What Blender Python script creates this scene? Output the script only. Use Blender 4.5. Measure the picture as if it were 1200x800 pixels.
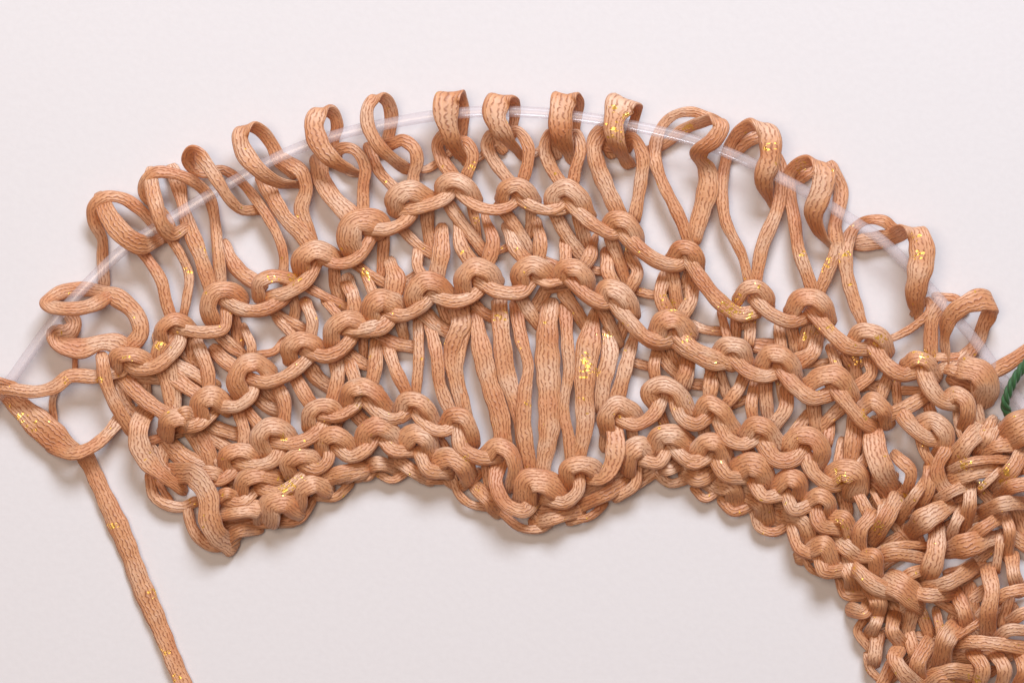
import bpy, math
import numpy as np
from mathutils import Vector

# ------------------------------------------------------------------ camera, light, exposure
PX = 0.00015            # one unit of the plan below = 0.15 mm (the frame is 180 x 120 mm)
H = 4000.0              # camera height above the paper, plan units
sc = bpy.context.scene
for o in list(bpy.data.objects):
    bpy.data.objects.remove(o)

cam_d = bpy.data.cameras.new('camera')
cam = bpy.data.objects.new('camera', cam_d)
sc.collection.objects.link(cam)
cam.location = (0, 0, H * PX)
cam_d.sensor_width = 36
cam_d.lens = 36 * H / 1200
cam_d.clip_start = 0.02
cam_d.clip_end = 20
cam_d.dof.use_dof = True
cam_d.dof.focus_distance = (H - 28) * PX
cam_d.dof.aperture_fstop = 16
sc.camera = cam

world = bpy.data.worlds.new('World')
sc.world = world
world.use_nodes = True
bg = world.node_tree.nodes['Background']
bg.inputs['Color'].default_value = (1.0, 0.80, 0.70, 1)
bg.inputs['Strength'].default_value = 0.13


def area_light(name, loc, target, size, size_y, power, color):
    d = bpy.data.lights.new(name, 'AREA')
    d.shape = 'RECTANGLE'
    d.size, d.size_y, d.energy, d.color = size, size_y, power, color
    o = bpy.data.objects.new(name, d)
    sc.collection.objects.link(o)
    o.location = loc
    dx, dy, dz = (target[i] - loc[i] for i in range(3))
    o.rotation_euler = Vector((dx, dy, dz)).to_track_quat('-Z', 'Y').to_euler()
    return o


# daylight from a window beyond the top edge of the picture, warm room light from above
area_light('window_light', (0.16, 0.80, 0.68), (0, 0, 0), 0.50, 0.36, 15.8, (0.85, 0.92, 1.0))
area_light('room_light', (-0.20, 0.10, 0.95), (0, 0, 0), 0.50, 0.50, 5.3, (1.0, 0.785, 0.60))

vs = sc.view_settings
vs.view_transform = 'Standard'
vs.look = 'None'
vs.exposure = 0.0
vs.gamma = 1.0
vs.use_curve_mapping = False
sc.cycles.use_denoising = True
sc.cycles.max_bounces = 10
sc.cycles.diffuse_bounces = 5
sc.cycles.transparent_max_bounces = 16

# ------------------------------------------------------------------ materials
def new_mat(name):
    m = bpy.data.materials.new(name)
    m.use_nodes = True
    nt = m.node_tree
    nt.nodes.clear()
    return m, nt, nt.nodes, nt.links


def nd(nt, t, **kw):
    n = nt.nodes.new(t)
    for k, v in kw.items():
        setattr(n, k, v)
    return n


def math_node(nt, op, a, b=None, clamp=False):
    n = nd(nt, 'ShaderNodeMath', operation=op, use_clamp=clamp)
    for i, v in enumerate((a, b)):
        if v is None:
            continue
        if isinstance(v, (int, float)):
            n.inputs[i].default_value = v
        else:
            nt.links.new(v, n.inputs[i])
    return n.outputs[0]


def ramp(nt, fac, stops, interp='LINEAR'):
    r = nd(nt, 'ShaderNodeValToRGB')
    r.color_ramp.interpolation = interp
    e = r.color_ramp.elements
    while len(e) < len(stops):
        e.new(0.5)
    for i, (p, c) in enumerate(stops):
        e[i].position = p
        e[i].color = (c[0], c[1], c[2], 1) if isinstance(c, (tuple, list)) else (c, c, c, 1)
    nt.links.new(fac, r.inputs[0])
    return r.outputs[0]


def mixc(nt, mode, fac, a, b):
    n = nd(nt, 'ShaderNodeMix', data_type='RGBA', blend_type=mode)
    for i, v in ((0, fac), (6, a), (7, b)):
        if isinstance(v, (int, float)):
            n.inputs[i].default_value = v
        elif isinstance(v, tuple):
            n.inputs[i].default_value = (*v, 1)
        else:
            nt.links.new(v, n.inputs[i])
    return n.outputs[2]


def yarn_material():
    m, nt, N, L = new_mat('ribbon_yarn')
    out = nd(nt, 'ShaderNodeOutputMaterial')
    p = nd(nt, 'ShaderNodeBsdfPrincipled')
    uv = nd(nt, 'ShaderNodeUVMap', uv_map='UVMap')
    info = nd(nt, 'ShaderNodeObjectInfo')
    # uv is in plan units: u along the yarn, v round it; wobble it so the fibres wander
    n1 = nd(nt, 'ShaderNodeTexNoise')
    n1.inputs['Scale'].default_value = 0.11
    n1.inputs['Detail'].default_value = 2
    L.new(uv.outputs[0], n1.inputs['Vector'])
    off = nd(nt, 'ShaderNodeVectorMath', operation='MULTIPLY_ADD')
    L.new(n1.outputs['Color'], off.inputs[0])
    off.inputs[1].default_value = (7, 2.6, 0)
    L.new(uv.outputs[0], off.inputs[2])
    sp = nd(nt, 'ShaderNodeSeparateXYZ')
    L.new(off.outputs[0], sp.inputs[0])
    PITCH = 2.25
    wv = math_node(nt, 'SINE', math_node(nt, 'MULTIPLY', sp.outputs[0], 2 * math.pi / 8.5))
    wc = math_node(nt, 'COSINE', math_node(nt, 'MULTIPLY', sp.outputs[1], math.pi / PITCH))
    rowv = math_node(nt, 'ADD', math_node(nt, 'DIVIDE', sp.outputs[1], PITCH), math_node(nt, 'MULTIPLY', math_node(nt, 'MULTIPLY', wv, wc), 0.11))
    row = math_node(nt, 'FLOOR', rowv)
    frac = math_node(nt, 'FRACT', rowv)
    tri = math_node(nt, 'ABSOLUTE', math_node(nt, 'SUBTRACT', frac, 0.5))      # 0 on a cord's crest, .5 in the gap
    cord = math_node(nt, 'SUBTRACT', 1.0, math_node(nt, 'MULTIPLY', math_node(nt, 'MULTIPLY', tri, tri), 4.0))
    cb = nd(nt, 'ShaderNodeCombineXYZ')
    L.new(math_node(nt, 'MULTIPLY', sp.outputs[0], 0.27), cb.inputs[0])
    L.new(math_node(nt, 'MULTIPLY', math_node(nt, 'FLOOR', math_node(nt, 'ADD', rowv, 0.5)), 7.37), cb.inputs[1])
    n2 = nd(nt, 'ShaderNodeTexNoise')
    n2.inputs['Scale'].default_value = 1.0
    n2.inputs['Detail'].default_value = 2
    L.new(cb.outputs[0], n2.inputs['Vector'])
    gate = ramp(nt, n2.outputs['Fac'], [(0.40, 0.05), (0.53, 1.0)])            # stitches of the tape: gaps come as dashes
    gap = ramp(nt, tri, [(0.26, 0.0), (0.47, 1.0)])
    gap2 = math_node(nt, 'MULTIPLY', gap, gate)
    cbr = nd(nt, 'ShaderNodeCombineXYZ')
    L.new(math_node(nt, 'MULTIPLY', sp.outputs[0], 0.05), cbr.inputs[0])
    L.new(math_node(nt, 'MULTIPLY', row, 3.11), cbr.inputs[1])
    n5 = nd(nt, 'ShaderNodeTexNoise')
    n5.inputs['Scale'].default_value = 1.0
    L.new(cbr.outputs[0], n5.inputs['Vector'])
    # fine filaments
    sc3 = nd(nt, 'ShaderNodeVectorMath', operation='MULTIPLY')
    sc3.inputs[1].default_value = (0.06, 1.5, 1)
    L.new(off.outputs[0], sc3.inputs[0])
    n3 = nd(nt, 'ShaderNodeTexNoise')
    n3.inputs['Scale'].default_value = 1.0
    n3.inputs['Detail'].default_value = 3
    L.new(sc3.outputs[0], n3.inputs['Vector'])
    # colour: dye varies slowly along the yarn and from strand to strand
    sc4 = nd(nt, 'ShaderNodeVectorMath', operation='MULTIPLY_ADD')
    sc4.inputs[1].default_value = (0.022, 0.03, 1)
    L.new(uv.outputs[0], sc4.inputs[0])
    comb = nd(nt, 'ShaderNodeCombineXYZ')
    L.new(math_node(nt, 'MULTIPLY', info.outputs['Random'], 37.0), comb.inputs[0])
    L.new(comb.outputs[0], sc4.inputs[2])
    n4 = nd(nt, 'ShaderNodeTexNoise')
    n4.inputs['Scale'].default_value = 1.0
    n4.inputs['Detail'].default_value = 2
    L.new(sc4.outputs[0], n4.inputs['Vector'])
    dye = ramp(nt, n4.outputs['Fac'], [(0.32, (0.56, 0.195, 0.046)), (0.50, (0.65, 0.30, 0.115)), (0.66, (0.73, 0.445, 0.270))])
    fil = ramp(nt, n3.outputs['Fac'], [(0.30, 0.84), (0.65, 1.05)])
    c0 = mixc(nt, 'MULTIPLY', 1.0, dye, fil)
    c1 = mixc(nt, 'MULTIPLY', 1.0, c0, ramp(nt, n5.outputs['Fac'], [(0.3, (0.92, 0.85, 0.78)), (0.65, (1.05, 1.07, 1.10))]))
    c2 = mixc(nt, 'MIX', math_node(nt, 'MULTIPLY', gap2, 0.88), c1, (0.27, 0.062, 0.009))  # shade in the crevices between cords, painted into the colour as dark brown
    # gilt flakes where the maker's foil thread surfaces
    at = nd(nt, 'ShaderNodeAttribute', attribute_name='gilt')
    vo = nd(nt, 'ShaderNodeTexVoronoi', feature='F1')
    vo.inputs['Scale'].default_value = 0.42
    vo.inputs['Randomness'].default_value = 1.0
    L.new(off.outputs[0], vo.inputs['Vector'])
    sepc = nd(nt, 'ShaderNodeSeparateColor')
    L.new(vo.outputs['Color'], sepc.inputs[0])
    thr = math_node(nt, 'MULTIPLY_ADD', at.outputs['Fac'], 0.55)
    thr.node.inputs[2].default_value = 0.003
    flake = math_node(nt, 'LESS_THAN', sepc.outputs[0], thr)
    near = math_node(nt, 'LESS_THAN', vo.outputs['Distance'], 0.62)
    flake = math_node(nt, 'MULTIPLY', flake, near)
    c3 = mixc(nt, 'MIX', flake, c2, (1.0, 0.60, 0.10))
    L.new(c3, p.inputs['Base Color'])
    L.new(math_node(nt, 'MULTIPLY', flake, 0.55), p.inputs['Metallic'])
    rg = math_node(nt, 'MULTIPLY_ADD', flake, -0.38)
    rg.node.inputs[2].default_value = 0.62
    L.new(rg, p.inputs['Roughness'])
    p.inputs['IOR'].default_value = 2.05
    p.inputs['Specular IOR Level'].default_value = 0.75
    p.inputs['Specular Tint'].default_value = (1.0, 0.90, 0.86, 1)
    p.inputs['Sheen Weight'].default_value = 0.25
    p.inputs['Sheen Roughness'].default_value = 0.45
    p.inputs['Sheen Tint'].default_value = (1.0, 0.80, 0.72, 1)
    # relief
    h1 = math_node(nt, 'SUBTRACT', math_node(nt, 'MULTIPLY', cord, 0.40), math_node(nt, 'MULTIPLY', gap2, 0.9))
    h2 = math_node(nt, 'MULTIPLY', n3.outputs['Fac'], 0.55)
    h = math_node(nt, 'ADD', h1, h2)
    hf = math_node(nt, 'MULTIPLY', sepc.outputs[1], flake)
    h = math_node(nt, 'ADD', h, math_node(nt, 'MULTIPLY', hf, 1.4))
    b = nd(nt, 'ShaderNodeBump')
    b.inputs['Strength'].default_value = 0.5
    b.inputs['Distance'].default_value = 1.2 * PX
    L.new(h, b.inputs['Height'])
    L.new(b.outputs[0], p.inputs['Normal'])
    # a little light comes through the thin ribbon
    tr = nd(nt, 'ShaderNodeBsdfTranslucent')
    tr.inputs['Color'].default_value = (0.95, 0.38, 0.06, 1)
    mx = nd(nt, 'ShaderNodeMixShader')
    mx.inputs[0].default_value = 0.21
    L.new(p.outputs[0], mx.inputs[1])
    L.new(tr.outputs[0], mx.inputs[2])
    L.new(mx.outputs[0], out.inputs[0])
    return m


def cable_material():
    m, nt, N, L = new_mat('clear_nylon')
    out = nd(nt, 'ShaderNodeOutputMaterial')
    tp = nd(nt, 'ShaderNodeBsdfTransparent')
    tp.inputs['Color'].default_value = (0.985, 0.97, 0.98, 1)
    milk = nd(nt, 'ShaderNodeBsdfPrincipled')
    milk.inputs['Base Color'].default_value = (0.72, 0.66, 0.69, 1)
    milk.inputs['Roughness'].default_value = 0.22
    milk.inputs['Specular IOR Level'].default_value = 0.6
    lw = nd(nt, 'ShaderNodeLayerWeight')
    lw.inputs['Blend'].default_value = 0.5
    f = math_node(nt, 'MULTIPLY_ADD', lw.outputs['Facing'], -0.12)
    f.node.inputs[2].default_value = 0.24
    m1 = nd(nt, 'ShaderNodeMixShader')
    L.new(f, m1.inputs[0])
    L.new(tp.outputs[0], m1.inputs[1])
    L.new(milk.outputs[0], m1.inputs[2])
    gl = nd(nt, 'ShaderNodeBsdfGlossy')
    gl.inputs['Roughness'].default_value = 0.16
    geo = nd(nt, 'ShaderNodeNewGeometry')
    fac = math_node(nt, 'POWER', lw.outputs['Facing'], 3.0)
    fac = math_node(nt, 'MULTIPLY_ADD', fac, 0.55)
    fac.node.inputs[2].default_value = 0.045
    fac = math_node(nt, 'MULTIPLY', fac, math_node(nt, 'SUBTRACT', 1.0, geo.outputs['Backfacing']))
    m2 = nd(nt, 'ShaderNodeMixShader')
    L.new(fac, m2.inputs[0])
    L.new(m1.outputs[0], m2.inputs[1])
    L.new(gl.outputs[0], m2.inputs[2])
    L.new(m2.outputs[0], out.inputs[0])
    return m


def paper_material():
    m, nt, N, L = new_mat('white_paper')
    out = nd(nt, 'ShaderNodeOutputMaterial')
    p = nd(nt, 'ShaderNodeBsdfPrincipled')
    tc = nd(nt, 'ShaderNodeTexCoord')
    n = nd(nt, 'ShaderNodeTexNoise')
    n.inputs['Scale'].default_value = 900
    n.inputs['Detail'].default_value = 4
    L.new(tc.outputs['Object'], n.inputs['Vector'])
    n2 = nd(nt, 'ShaderNodeTexNoise')
    n2.inputs['Scale'].default_value = 14
    n2.inputs['Detail'].default_value = 3
    L.new(tc.outputs['Object'], n2.inputs['Vector'])
    c1 = ramp(nt, n.outputs['Fac'], [(0.35, (0.620, 0.602, 0.628)), (0.65, (0.632, 0.614, 0.640))])
    c2 = ramp(nt, n2.outputs['Fac'], [(0.3, 0.994), (0.7, 1.0)])
    L.new(mixc(nt, 'MULTIPLY', 1.0, c1, c2), p.inputs['Base Color'])
    p.inputs['Roughness'].default_value = 0.85
    p.inputs['Specular IOR Level'].default_value = 0.15
    b = nd(nt, 'ShaderNodeBump')
    b.inputs['Strength'].default_value = 0.10
    b.inputs['Distance'].default_value = 0.0002
    L.new(n.outputs['Fac'], b.inputs['Height'])
    L.new(b.outputs[0], p.inputs['Normal'])
    L.new(p.outputs[0], out.inputs[0])
    return m


def green_material():
    m, nt, N, L = new_mat('green_cotton')
    out = nd(nt, 'ShaderNodeOutputMaterial')
    p = nd(nt, 'ShaderNodeBsdfPrincipled')
    uv = nd(nt, 'ShaderNodeUVMap', uv_map='UVMap')
    s = nd(nt, 'ShaderNodeVectorMath', operation='MULTIPLY')
    s.inputs[1].default_value = (0.08, 1.1, 1)
    L.new(uv.outputs[0], s.inputs[0])
    n = nd(nt, 'ShaderNodeTexNoise')
    n.inputs['Scale'].default_value = 1
    L.new(s.outputs[0], n.inputs['Vector'])
    c = ramp(nt, n.outputs['Fac'], [(0.3, (0.004, 0.030, 0.007)), (0.7, (0.016, 0.105, 0.014))])
    L.new(c, p.inputs['Base Color'])
    p.inputs['Roughness'].default_value = 0.6
    p.inputs['Sheen Weight'].default_value = 0.3
    b = nd(nt, 'ShaderNodeBump')
    b.inputs['Strength'].default_value = 0.6
    b.inputs['Distance'].default_value = PX
    L.new(n.outputs['Fac'], b.inputs['Height'])
    L.new(b.outputs[0], p.inputs['Normal'])
    L.new(p.outputs[0], out.inputs[0])
    return m


M_YARN, M_CABLE, M_PAPER, M_GREEN = yarn_material(), cable_material(), paper_material(), green_material()

# ------------------------------------------------------------------ mesh helpers
def plan(P):
    """plan units (x right, y down the sheet, z up) as the lens sees them -> metres on the table"""
    P = np.asarray(P, float)
    k = 1 - P[:, 2] / H
    return np.stack([(P[:, 0] - 600) * k, (400 - P[:, 1]) * k, P[:, 2]], 1) * PX


def spline(P, step):
    """centripetal Catmull-Rom through rows of P (x, y, z, w ...), resampled evenly"""
    P = np.asarray(P, float)
    if len(P) == 2:
        P = np.stack([P[0], (P[0] + P[1]) / 2, P[1]])
    Q = np.vstack([2 * P[0] - P[1], P, 2 * P[-1] - P[-2]])
    d = np.sqrt(np.maximum(np.linalg.norm(np.diff(Q[:, :3], axis=0), axis=1), 1e-6))
    t = np.concatenate([[0], np.cumsum(d)])
    res = []
    for i in range(1, len(Q) - 2):
        t0, t1, t2, t3 = t[i - 1:i + 3]
        s = np.linspace(t1, t2, 24, endpoint=False)[:, None]
        A1 = (t1 - s) / (t1 - t0) * Q[i - 1] + (s - t0) / (t1 - t0) * Q[i]
        A2 = (t2 - s) / (t2 - t1) * Q[i] + (s - t1) / (t2 - t1) * Q[i + 1]
        A3 = (t3 - s) / (t3 - t2) * Q[i + 1] + (s - t2) / (t3 - t2) * Q[i + 2]
        B1 = (t2 - s) / (t2 - t0) * A1 + (s - t0) / (t2 - t0) * A2
        B2 = (t3 - s) / (t3 - t1) * A2 + (s - t1) / (t3 - t1) * A3
        res.append((t2 - s) / (t2 - t1) * B1 + (s - t1) / (t2 - t1) * B2)
    R = np.vstack(res + [P[-1:]])
    L = np.concatenate([[0], np.cumsum(np.linalg.norm(np.diff(R[:, :3], axis=0), axis=1))])
    n = max(6, int(L[-1] / step) + 1)
    u = np.linspace(0, L[-1], n)
    R = np.stack([np.interp(u, L, R[:, k]) for k in range(R.shape[1])], 1)
    return R, u


def frames(C, pull=0.30, axis=None):
    T = np.gradient(C, axis=0)
    T /= np.linalg.norm(T, axis=1)[:, None] + 1e-9
    if axis is not None:                      # the ribbon keeps its breadth along this axis
        A = np.asarray(axis, float)
        Bv = A[None] - (T @ A)[:, None] * T
        Bv /= np.linalg.norm(Bv, axis=1)[:, None] + 1e-9
        return T, np.cross(Bv, T), Bv
    up = np.array([0, 0, 1.0])
    Ns = np.zeros_like(C)
    n = up - up.dot(T[0]) * T[0]
    if np.linalg.norm(n) < 0.2:
        n = np.cross(T[0], [1, 0, 0])
    n /= np.linalg.norm(n)
    for i in range(len(C)):
        n = n - n.dot(T[i]) * T[i]
        n /= np.linalg.norm(n) + 1e-9
        q = up - up.dot(T[i]) * T[i]
        if q.dot(n) < 0:
            q = -q
        n = n + q * pull * np.linalg.norm(q)
        n /= np.linalg.norm(n) + 1e-9
        Ns[i] = n
    return T, Ns, np.cross(T, Ns)


ZS = 0.82       # how high the fabric stands off the paper
GILT = []      # (x, y, radius, amount) in plan units


def tube_mesh(name, path, ratio, rng, nseg=22, step=2.0, rough=1.0, end_taper=True, uvoff=True, twist=0.0, z_min=1.0, creases=True, axis=None, dome=0.0):
    """path rows: x, y, z, width. A soft flattened tube of yarn with lengthwise folds."""
    R, u = spline(path, step)
    C = R[:, :3].copy()
    C[:, 2] *= ZS
    w = R[:, 3]
    n = len(C)
    # small wander so nothing is a perfect curve
    if rough:
        for k in range(3):
            ph = rng.uniform(0, 6.28, 3)
            fr = rng.uniform(0.02, 0.07, 3)
            am = (0.9, 0.9, 0.5)[k] * rough
            C[:, k] += am * sum(np.sin(u * fr[j] + ph[j]) for j in range(3)) / 3
    T, Nn, B = frames(C, axis=axis)
    th = np.linspace(0, 2 * np.pi, nseg, endpoint=False)
    cs, sn = np.cos(th), np.sin(th)
    e = 0.82
    cs = np.sign(cs) * np.abs(cs) ** e
    sn = np.sign(sn) * np.abs(sn) ** e
    wn = 1 + 0.06 * rough * (np.sin(u * rng.uniform(.05, .12) + rng.uniform(0, 6)) + np.sin(u * rng.uniform(.14, .25) + rng.uniform(0, 6))) / 1.4
    a = w * wn / 2
    b = a * ratio
    # flattening never thinner than the tape itself
    b = np.maximum(b, 1.6)
    if end_taper:
        s = np.minimum(u, u[-1] - u)
        tp = 0.55 + 0.45 * np.clip(s / 7.0, 0, 1) ** 0.6
        a = a * tp
        b = b * tp
    tw = twist * u / max(u[-1], 1) + (0.16 * rough * np.sin(u * rng.uniform(.02, .05) + rng.uniform(0, 6)))
    if dome:                                   # a head slopes down to its outer edge all round
        out = C[:, :2] - C[:, :2].mean(0)
        s_ = np.sign(np.sum(out * B[:, :2], axis=1).mean())
        tw = tw - s_ * dome
    rad = np.ones((n, nseg))
    if rough and creases:
        k1, k2 = rng.choice([3, 4, 5]), rng.choice([6, 7, 8])
        p1 = rng.uniform(0, 6) + u * rng.uniform(-.02, .02)
        p2 = rng.uniform(0, 6) + u * rng.uniform(-.03, .03)
        rad += 0.036 * np.sin(k1 * th[None] + p1[:, None]) + 0.024 * np.sin(k2 * th[None] + p2[:, None])
        g0 = np.pi / 2 + rng.normal(0, 0.5) + 0.25 * np.sin(u * 0.04 + rng.uniform(0, 6))
        depth = rng.uniform(0.02, 0.26) * (0.5 + 0.5 * np.sin(u * 0.05 + rng.uniform(0, 6)))
        dth = (th[None] - g0[:, None] + np.pi) % (2 * np.pi) - np.pi
        rad -= depth[:, None] * np.exp(-(dth / 0.30) ** 2)
    X = a[:, None] * cs[None] * rad
    Y = b[:, None] * sn[None] * rad
    ct, st = np.cos(tw)[:, None], np.sin(tw)[:, None]
    X, Y = X * ct - Y * st, X * st + Y * ct
    V = C[:, None, :] + X[..., None] * B[:, None, :] + Y[..., None] * Nn[:, None, :]
    V[..., 2] = np.maximum(V[..., 2], z_min)
    Vp = V.reshape(-1, 3)
    caps = np.stack([C[0], C[-1]])
    caps[:, 2] = np.maximum(caps[:, 2], z_min)
    allv = np.vstack([Vp, caps])
    i = np.arange(n - 1)[:, None]
    j = np.arange(nseg)[None]
    j2 = (j + 1) % nseg
    quads = np.stack([(i + 1) * nseg + j, (i + 1) * nseg + j2, i * nseg + j2, i * nseg + j], -1).reshape(-1, 4)
    c0, c1 = len(Vp), len(Vp) + 1
    faces = quads.tolist()
    for q in range(nseg):
        q2 = (q + 1) % nseg
        faces.append((c0, q, q2))
        faces.append((c1, (n - 1) * nseg + q2, (n - 1) * nseg + q))
    me = bpy.data.meshes.new(name)
    me.from_pydata(plan(allv).tolist(), [], faces)
    me.shade_smooth()
    # uv in plan units
    circ = np.pi * (np.median(a) + np.median(b)) * 1.0
    uo, vo = (rng.uniform(0, 900), rng.uniform(0, 900)) if uvoff else (0, 0)
    jj = np.broadcast_to(np.arange(nseg)[None], (n - 1, nseg))
    ii = np.broadcast_to(np.arange(n - 1)[:, None], (n - 1, nseg))
    U = np.stack([u[ii + 1], u[ii + 1], u[ii], u[ii]], -1) + uo
    Vv = np.stack([jj, jj + 1, jj + 1, jj], -1) / nseg * circ + vo
    uvq = np.stack([U, Vv], -1).reshape(-1, 2)
    uvall = np.concatenate([uvq, np.full((nseg * 6, 2), 0.0) + [uo, vo]])
    layer = me.uv_layers.new(name='UVMap')
    layer.data.foreach_set('uv', uvall.astype(np.float32).ravel())
    at = me.attributes.new('gilt', 'FLOAT', 'POINT')
    gv = np.zeros(len(allv), np.float32)
    for gx, gy, gr, ga in GILT:
        d2 = (allv[:, 0] - gx) ** 2 + (allv[:, 1] - gy) ** 2
        gv = np.maximum(gv, (ga * np.clip(1.5 - np.sqrt(d2) / gr, 0, 1)).astype(np.float32))
    at.data.foreach_set('value', gv)
    return me


def link(name, me, mat, parent=None):
    o = bpy.data.objects.new(name, me)
    sc.collection.objects.link(o)
    if mat:
        me.materials.append(mat)
    if parent:
        o.parent = parent
    return o


def tag(o, label=None, category=None, group=None, kind=None):
    for k, v in (('label', label), ('category', category), ('group', group), ('kind', kind)):
        if v:
            o[k] = v
    return o


# ------------------------------------------------------------------ the sheet of paper
def build_paper():
    n = 60
    xs = np.linspace(-2000, 2000, n)
    v = []
    for y in xs:
        for x in xs:
            v.append((x * PX, y * PX, 0.0))
    f = [(r * n + c, r * n + c + 1, (r + 1) * n + c + 1, (r + 1) * n + c) for r in range(n - 1) for c in range(n - 1)]
    me = bpy.data.meshes.new('paper')
    me.from_pydata(v, [], f)
    me.shade_smooth()
    o = link('paper_ground', me, M_PAPER)
    tag(o, 'plain white paper surface under the knitting', 'paper', kind='structure')


build_paper()
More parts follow.
